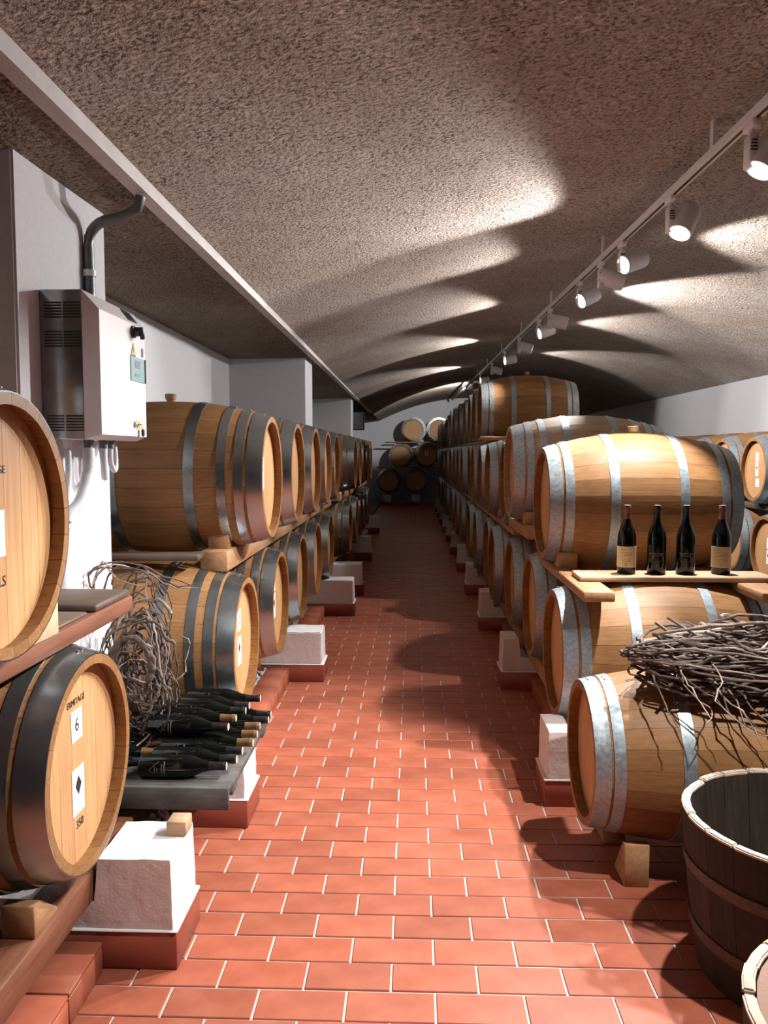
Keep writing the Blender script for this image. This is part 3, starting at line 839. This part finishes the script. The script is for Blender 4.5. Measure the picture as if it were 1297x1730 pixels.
for i, (u, cap, pap, lab) in enumerate(((1057, 'capsule_red', 'cream', 'standing bottle with a cream label at the left of the shelf'),
                                     (1107, 'capsule', None, 'second standing bottle from the left, all black'),
                                     (1155, 'capsule', None, 'third standing bottle from the left, all black'),
                                     (1214, 'capsule_red', 'cream2', 'standing bottle with a tan label at the right of the shelf'))):
    x = (u - 697) / 1380 * ys
    bt = bottle((x, ys, 1.012), (0, 0, -.28), cap, lab, 'bottles standing on the pine shelf', pap, pap is None)
    bt.scale = (1.06, 1.06, 1.06)
# bottles lying on the tray, necks towards the aisle
GB = 'dark bottles lying on the grey tray'
n = 0
low = [2.90 + .088 * k for k in range(8)]
caps = ['capsule', 'capsule', 'capsule', 'capsule_gold', 'capsule_gold', 'capsule_gold', 'capsule', 'capsule']
zt = .35 + .058
for k, y in enumerate(low):
    bottle((-.985 + rnd.uniform(-.015, .015) + .008 * k, y, zt + .0425), (0, PI / 2, rnd.uniform(-.05, .05)), caps[k], '%s bottle from the camera in the bottom layer on the tray' % ORD[k], GB, None, True)
for k in range(5):
    y = low[2] + .044 + .088 * k + .02
    bottle((-1.03 + rnd.uniform(-.02, .02) + .012 * k, y, zt + .0425 + .074), (0, PI / 2, rnd.uniform(-.06, .06)), ['capsule', 'capsule_gold', 'capsule', 'capsule', 'capsule'][k], '%s bottle from the camera in the upper layer on the tray' % ORD[k], GB, None, True)
for k in range(4):
    bottle((-1.292, 2.94 + .1 * k, zt + .0425), (0, PI / 2, 0), ['capsule', 'capsule_gold', 'capsule_gold', 'capsule'][k], '%s bottle of the back column on the tray, behind the barrel rim' % ORD[k], GB, None, True)

# ---------------------------------------------------------------- vine bundles
def twig(parent, pts, r0, r1, mat):
    """knobbly tube through control points (Catmull-Rom)"""
    P = [Vector(p) for p in pts]; P = [P[0] * 2 - P[1]] + P + [P[-1] * 2 - P[-2]]
    out = []
    for i in range(1, len(P) - 2):
        for s in range(4):
            t = s / 4; a, b_, c, d_ = P[i - 1], P[i], P[i + 1], P[i + 2]
            out.append(.5 * ((2 * b_) + (c - a) * t + (2 * a - 5 * b_ + 4 * c - d_) * t * t + (3 * b_ - a - 3 * c + d_) * t ** 3))
    out.append(P[-2])
    n = len(out)
    rad = [(r0 + (r1 - r0) * i / (n - 1)) * (1.35 if i % 5 == 2 else rnd.uniform(.85, 1.05)) for i in range(n)]
    rad[-1] *= .5
    out = [p + Vector((rnd.gauss(0, .0025), rnd.gauss(0, .0025), rnd.gauss(0, .0025))) for p in out]
    return add('twig', MB().tube(out, rad, 6).mesh('twig', True, 60), mat, parent)
vb = empty('vine_bundle', (1.18, 3.02, .685)); tag(vb, 'bundle of dry vine prunings lying on the low barrel at right', 'vine bundle', 'bundles of vine prunings')
for i in range(125):
    # hairpin bundle along X, rounded end at the left
    a0 = rnd.uniform(0, 2 * PI); q = math.sqrt(rnd.random())
    oy, oz = math.cos(a0) * .17 * q, .155 + math.sin(a0) * .14 * q
    xl = -.40 + .10 * q * q + rnd.uniform(-.02, .08); xr = rnd.uniform(.15, .55)
    r = rnd.uniform(.004, .0105)
    if i % 3 == 0:
        oy2, oz2 = -oy * rnd.uniform(.4, 1), .155 + (oz - .155) * rnd.uniform(-.8, .8)
        pts = [(xr, oy, oz + rnd.gauss(0, .03)), (xr * .3, oy + rnd.gauss(0, .03), oz + rnd.gauss(0, .025)), (xl + .12, oy, oz), (xl, oy * .6 + oy2 * .4, (oz + oz2) / 2),
               (xl + .10, oy2, oz2), (xr * .2, oy2 + rnd.gauss(0, .03), oz2 + rnd.gauss(0, .03)), (xr * .8, oy2, oz2 + rnd.gauss(0, .04))]
    else:
        x0, x1 = xl + rnd.uniform(0, .25), xr
        if rnd.random() < .5: x0, x1 = x1, x0
        pts = []
        for k in range(6):
            t = k / 5; pts.append((x0 + (x1 - x0) * t, oy * (1 - .3 * t) + rnd.gauss(0, .022), oz - .03 * math.sin(t * PI) + rnd.gauss(0, .022)))
    twig(vb, pts, r, r * .5, 'vine_light' if rnd.random() < .22 else 'vine')
for i in range(16):   # stragglers hanging from the left end and front
    x = rnd.uniform(-.40, .3); y = -.14 + rnd.uniform(-.03, .03); z = rnd.uniform(.03, .16)
    twig(vb, [(x, y + .06, z + .06), (x + rnd.uniform(-.03, .06), y - .02, z), (x + rnd.uniform(-.02, .12), y - .07, z - rnd.uniform(.04, .10)), (x + rnd.uniform(.02, .18), y - .12, z - rnd.uniform(.08, .16))], rnd.uniform(.003, .005), .0018, 'vine_light' if i % 3 == 0 else 'vine')
twig(vb, [(-.08, .0, .29), (.04, -.02, .325), (.14, -.02, .30), (.20, -.03, .24), (.30, -.03, .20)], .006, .007, 'vine')
twig(vb, [(.17, -.10, .17), (.24, -.08, .20), (.34, -.05, .235), (.46, -.04, .25)], .015, .012, 'vine')
twig(vb, [(.24, -.08, .20), (.22, -.05, .25), (.17, -.02, .29)], .013, .007, 'vine')

vl = empty('vine_bundle', (-1.105, 3.20, .41)); tag(vl, 'coiled bundle of vine prunings behind the number 6 barrel', 'vine bundle', 'bundles of vine prunings')
for i in range(62):
    ax, az = rnd.uniform(.06, .14), rnd.uniform(.10, .26)
    cx, cz = rnd.gauss(.02, .03), .32 + rnd.gauss(0, .06)
    ph = rnd.uniform(0, 2 * PI); sp = rnd.uniform(2.2, 5.2); yo = rnd.gauss(0, .05); n = 8
    tl = rnd.uniform(-.3, .3)
    pts = []
    for k in range(n):
        t = ph + sp * k / (n - 1)
        px, pz = ax * math.cos(t), az * math.sin(t)
        pts.append((cx + px * math.cos(tl) - pz * math.sin(tl) * .5 + rnd.gauss(0, .008), max(-.16, min(.16, yo + .05 * math.sin(t * 1.3 + i))), max(.012, cz + pz + px * math.sin(tl) * .5 + rnd.gauss(0, .008))))
    r = rnd.uniform(.003, .0075)
    twig(vl, pts, r, r * .55, 'vine_light' if rnd.random() < .2 else 'vine')
for k in range(3):
    pts = [(.02 + .075 * math.cos(t) * (1 + .1 * k), -.13, .36 + .12 * math.sin(t)) for t in [-.6 + .6 * j + .3 * k for j in range(8)]]
    twig(vl, pts, .013 - .002 * k, .010, 'vine')
for i in range(9):
    x = rnd.uniform(-.20, .0); 
    twig(vl, [(x, .0, .52), (x + rnd.uniform(-.05, .03), rnd.uniform(-.05, .05), .64), (x + rnd.uniform(-.02, .10), rnd.uniform(-.06, .06), .72 + rnd.uniform(-.03, .05)), (x + rnd.uniform(.08, .22), rnd.uniform(-.06, .06), .70 + rnd.uniform(-.06, .04)), (x + rnd.uniform(.16, .30), rnd.uniform(-.06, .06), .64 + rnd.uniform(-.06, .03))], .0055, .0025, 'vine_light' if i % 3 == 0 else 'vine')

# ---------------------------------------------------------------- tubs at bottom right
def tub(x, y, r0, r1, h, label, cover=None, ns=22):
    root = empty('wooden_tub', (x, y, 0)); tag(root, label, 'tub', 'open wooden tubs')
    T = .024; a = PI / ns * .985
    v = []; f = []
    for z, r in ((0, r0), (h * .5, (r0 + r1) / 2 + .006), (h - .012, r1)):
        for t in (-a, 0, a): v.append((r * math.sin(t), r * math.cos(t), z))
        for t in (a, 0, -a): v.append(((r - T) * math.sin(t), (r - T) * math.cos(t), z))
    for i in range(2):
        for k in range(6): f.append((i * 6 + k, i * 6 + (k + 1) % 6, i * 6 + 6 + (k + 1) % 6, i * 6 + 6 + k))
    f += [tuple(range(6)), tuple(range(12, 18))]
    st = mesh('stave', v, f, True, 30); st.materials.append(M['tub_wood'])
    rv = []
    for t in (-a, 0, a): rv.append(((r1 + .001) * math.sin(t), (r1 + .001) * math.cos(t)))
    for t in (a, 0, -a): rv.append(((r1 - T - .001) * math.sin(t), (r1 - T - .001) * math.cos(t)))
    rim = MB().prism(rv, 'z', h - .014, h).mesh('rim'); rim = bevelled(rim, .004, 2); rim.materials.append(M['tub_rim'])
    for i in range(ns):
        dz = rnd.uniform(-.006, .004)
        s = add('stave', st, None, root, (0, 0, 0), (0, 0, 2 * PI * i / ns)); 
        add('worn_end', rim, None, s, (0, 0, dz))
    add('bottom', MB().lathe([(r0 - T + .002, .03), (r0 - T + .002, .05)], 40).mesh('bottom'), 'tub_wood', root)
    for z in (h * .28, h * .68):
        def rr(q): return r0 + (r1 - r0) * q / h + .008
        me = MB().lathe([(rr(z - .018) + .002, z - .018), (rr(z + .018) + .002, z + .018), (rr(z + .018) - .008, z + .018), (rr(z - .018) - .008, z - .018)], 48, closed=True).mesh('hoop', True)
        add('hoop', me, 'plank_dark', root)
    if cover: add('cover', MB().lathe([(r1 - T - .006, h - cover - .02), (r1 - T - .004, h - cover)], 40).mesh('cover', True), 'cloth', root)
    return root
tub(1.215, 2.46, .315, .37, .50, 'open dark wooden tub with pale worn rim at bottom right')
tub(1.025, 1.50, .33, .37, .515, 'brown covered tub with frayed pale rim in the bottom right corner', .015)

# ---------------------------------------------------------------- electric cabinet on the first pillar
CS = .878
cx0, cx1, cy0, cy1, cz0, cz1 = -1.49, -1.265, 3.26, 3.88, 1.655, 2.25
cab = empty('electric_cabinet', (cx0 * CS, (cy0 + cy1) / 2 * CS, 1.6 + (cz0 - 1.6) * CS)); cab.scale = (CS, CS, CS); tag(cab, 'white and grey electric control cabinet on the left pillar', 'cabinet')
W, H, D = cy1 - cy0, cz1 - cz0, cx1 - cx0
c = .055
back = MB().box(0, D - c, -W / 2, W / 2, 0, H).mesh('body')
add('body', bevelled(back, .003, 1), 'cab_grey', cab)
def quadprism(a, b):  # frustum cover between two rectangles in YZ at different x
    (x0, y0, y1, z0, z1), (x1, y2, y3, z2, z3) = a, b
    v = [(x0, y0, z0), (x0, y1, z0), (x0, y1, z1), (x0, y0, z1), (x1, y2, z2), (x1, y3, z2), (x1, y3, z3), (x1, y2, z3)]
    return MB().add(v, [(0, 1, 2, 3), (4, 5, 6, 7), (0, 1, 5, 4), (1, 2, 6, 5), (2, 3, 7, 6), (3, 0, 4, 7)])
door = add('front_cover', quadprism((D - c, -W / 2, W / 2, 0, H), (D, -W / 2 + .04, W / 2 - .02, .02, H - .07)).mesh('door'), 'cab_white', cab)
for zz in (H - .10, H - .215, .045):
    for s in (0, 1):
        for k in range(6):
            x0 = .018 + s * .078
            add('vent_slot', MB().box(x0, x0 + .07, -W / 2 - .0012, -W / 2 + .002, zz - .012 + k * .0115, zz - .006 + k * .0115).mesh('slot'), 'black', cab)
nrm = Vector((.07, 0, c)).normalized()
for k in range(6):
    t = .15 + .12 * k
    add('grille_slot', MB().box(-.002, .002, -.06, .06, -.0028, .0028).mesh('g'), 'black', door, (D - c + c * t + .001, W / 2 - .15, H - .07 * t + .001), (0, math.radians(38), 0))
fx = D
def onfront(name, y0, y1, z0, z1, mat, t=.003, parent=door):
    return add(name, MB().box(fx - .001, fx + t, y0, y1, z0, z1).mesh(name), mat, parent)
kn = add('rotary_switch', MB().lathe([(.028, 0), (.028, .01), (.022, .012), (.02, .035)], 20, 'x').mesh('k', True), 'black', door, (fx, .125, H - .105))
add('switch_grip', bevelled(MB().box(.03, .05, -.008, .008, -.035, .02).mesh('gr'), .003, 1), 'black', kn, (0, 0, 0), (.5, 0, 0))
add('warning_triangle', MB().prism([(-.032, -.028), (.032, -.028), (0, .032)], 'x', fx, fx + .0015).mesh('t'), 'ink', door, (0, .125, H - .185))
add('warning_triangle_fill', MB().prism([(-.024, -.0235), (.024, -.0235), (0, .022)], 'x', fx + .0015, fx + .002).mesh('t'), 'yellow', door, (0, .125, H - .185))
add('lightning_mark', MB().prism([(-.003, .012), (.004, .012), (.001, .002), (.005, .002), (-.003, -.018), (-.001, -.003), (-.005, -.003)], 'x', fx + .002, fx + .0025).mesh('t'), 'ink', door, (0, .125, H - .187))
onfront('black_sticker', .235, .262, H - .205, H - .165, 'black', .0015)
sc = onfront('control_panel', .085, .27, .27, H - .225 + .01, 'screen', .004)
add('panel_edge', MB().box(fx, fx + .008, .27, .278, .27, H - .215).mesh('e'), 'black', sc)
zt0, zt1 = .27, H - .215
add('display', MB().box(fx + .004, fx + .005, .14, .205, zt0 + .06, zt0 + .088).mesh('d'), 'screen_dark', sc)
for k in range(4): add('green_button', MB().box(fx + .004, fx + .006, .135 + k * .02, .15 + k * .02, zt0 + .022, zt0 + .036).mesh('b'), 'green', sc)
for k in range(4): add('panel_lettering', MB().box(fx + .004, fx + .0045, .13 + k * .022, .145 + k * .022, zt1 - .024, zt1 - .015).mesh('b'), 'screen_dark', sc)
onfront('yellow_tag', .15, .20, .055, .095, 'yellow', .0015)
lk = add('lock', MB().lathe([(.014, 0), (.014, .012), (.009, .014)], 16, 'x').mesh('l', True), 'rivet', door, (fx, .13, .075))
add('key', MB().box(.012, .016, -.002, .05, -.003, .003).mesh('k'), 'black', lk)
add('key_fob', bevelled(MB().box(.012, .022, .045, .072, -.055, -.02).mesh('k'), .004, 2), 'black', lk)
add('key_ring', MB().tube([(.016, .05 + .01 * math.sin(t), -.01 + .012 * math.cos(t)) for t in [i * .6 for i in range(11)]], .0015, 5).mesh('r'), 'rivet', lk)
for i, (xx, yy) in enumerate(((.06, -.22), (.10, -.1), (.12, .02), (.12, .10))):
    add('cable_gland', MB().lathe([(.018, -.035), (.018, -.012), (.022, -.012), (.022, 0)], 14).mesh('g', True), 'dark_metal' if i else 'white_paint', cab, (xx, yy, 0))
def hose(pts, r, label, mat='hose'):
    P = [Vector((p[0] * CS, p[1] * CS, 1.6 + (p[2] - 1.6) * CS)) for p in pts]; base = P[0].copy(); P = [p - base for p in P]
    Q = [P[0] * 2 - P[1]] + P + [P[-1] * 2 - P[-2]]; out = []
    for i in range(1, len(Q) - 2):
        for s in range(6):
            t = s / 6; a, b_, c_, d_ = Q[i - 1], Q[i], Q[i + 1], Q[i + 2]
            out.append(.5 * ((2 * b_) + (c_ - a) * t + (2 * a - 5 * b_ + 4 * c_ - d_) * t * t + (3 * b_ - a - 3 * c_ + d_) * t ** 3))
    out.append(Q[-2])
    return tag(add('cable_hose', MB().tube(out, r, 10).mesh('hose', True, 60), mat, None, base), label, 'hose', 'hoses below the electric cabinet')
hose([(-1.43, 3.35, 1.62), (-1.43, 3.35, 1.5), (-1.45, 3.34, 1.3), (-1.465, 3.33, .9)], .012, 'thin white pipe dropping from the electric cabinet')
hose([(-1.39, 3.47, 1.62), (-1.39, 3.46, 1.52), (-1.41, 3.42, 1.40), (-1.455, 3.36, 1.28), (-1.46, 3.34, .9)], .022, 'thick white hose curving down below the electric cabinet')
hose([(-1.37, 3.59, 1.62), (-1.37, 3.59, 1.54), (-1.38, 3.62, 1.49), (-1.40, 3.67, 1.52), (-1.41, 3.68, 1.60), (-1.42, 3.68, 1.653)], .013, 'grey looped hose below the middle of the electric cabinet')
hose([(-1.37, 3.67, 1.62), (-1.37, 3.67, 1.56), (-1.37, 3.71, 1.52), (-1.38, 3.76, 1.55), (-1.39, 3.77, 1.653)], .011, 'small looped hose below the right end of the electric cabinet')
# conduit from the cabinet to the beam
P = [(-1.288, 3.27, 2.17), (-1.288, 3.27, 2.30), (-1.288, 3.27, 2.42)]
for k in range(1, 7):
    a = k / 6 * PI / 2; P.append((-1.288 + .09 * (1 - math.cos(a)), 3.27, 2.43 + .09 * math.sin(a)))
P += [(-1.15, 3.27, 2.532), (-1.09, 3.27, 2.56), (-1.075, 3.27, 2.61)]
base = Vector(P[0])
co = empty('electric_conduit', base); tag(co, 'dark grey conduit bending from the cabinet up to the steel beam', 'conduit')
add('pipe', MB().tube([Vector(p) - base for p in P], .021, 12).mesh('pipe', True, 60), 'dark_metal', co)
add('clamp', MB().lathe([(.026, .13), (.026, .155)], 16).mesh('clamp', True), 'white_paint', co)
# dark box by the third pillar
bx = empty('wall_speaker', (-1.22, 16.12, 2.05)); tag(bx, 'small dark box on the far left pillar', 'box')
add('case', bevelled(MB().box(0, .26, 0, .22, 0, .36).mesh('c'), .01, 2), 'black', bx)
add('grille', MB().box(.02, .24, -.006, .0, .02, .34).mesh('c'), 'dark_metal', bx)
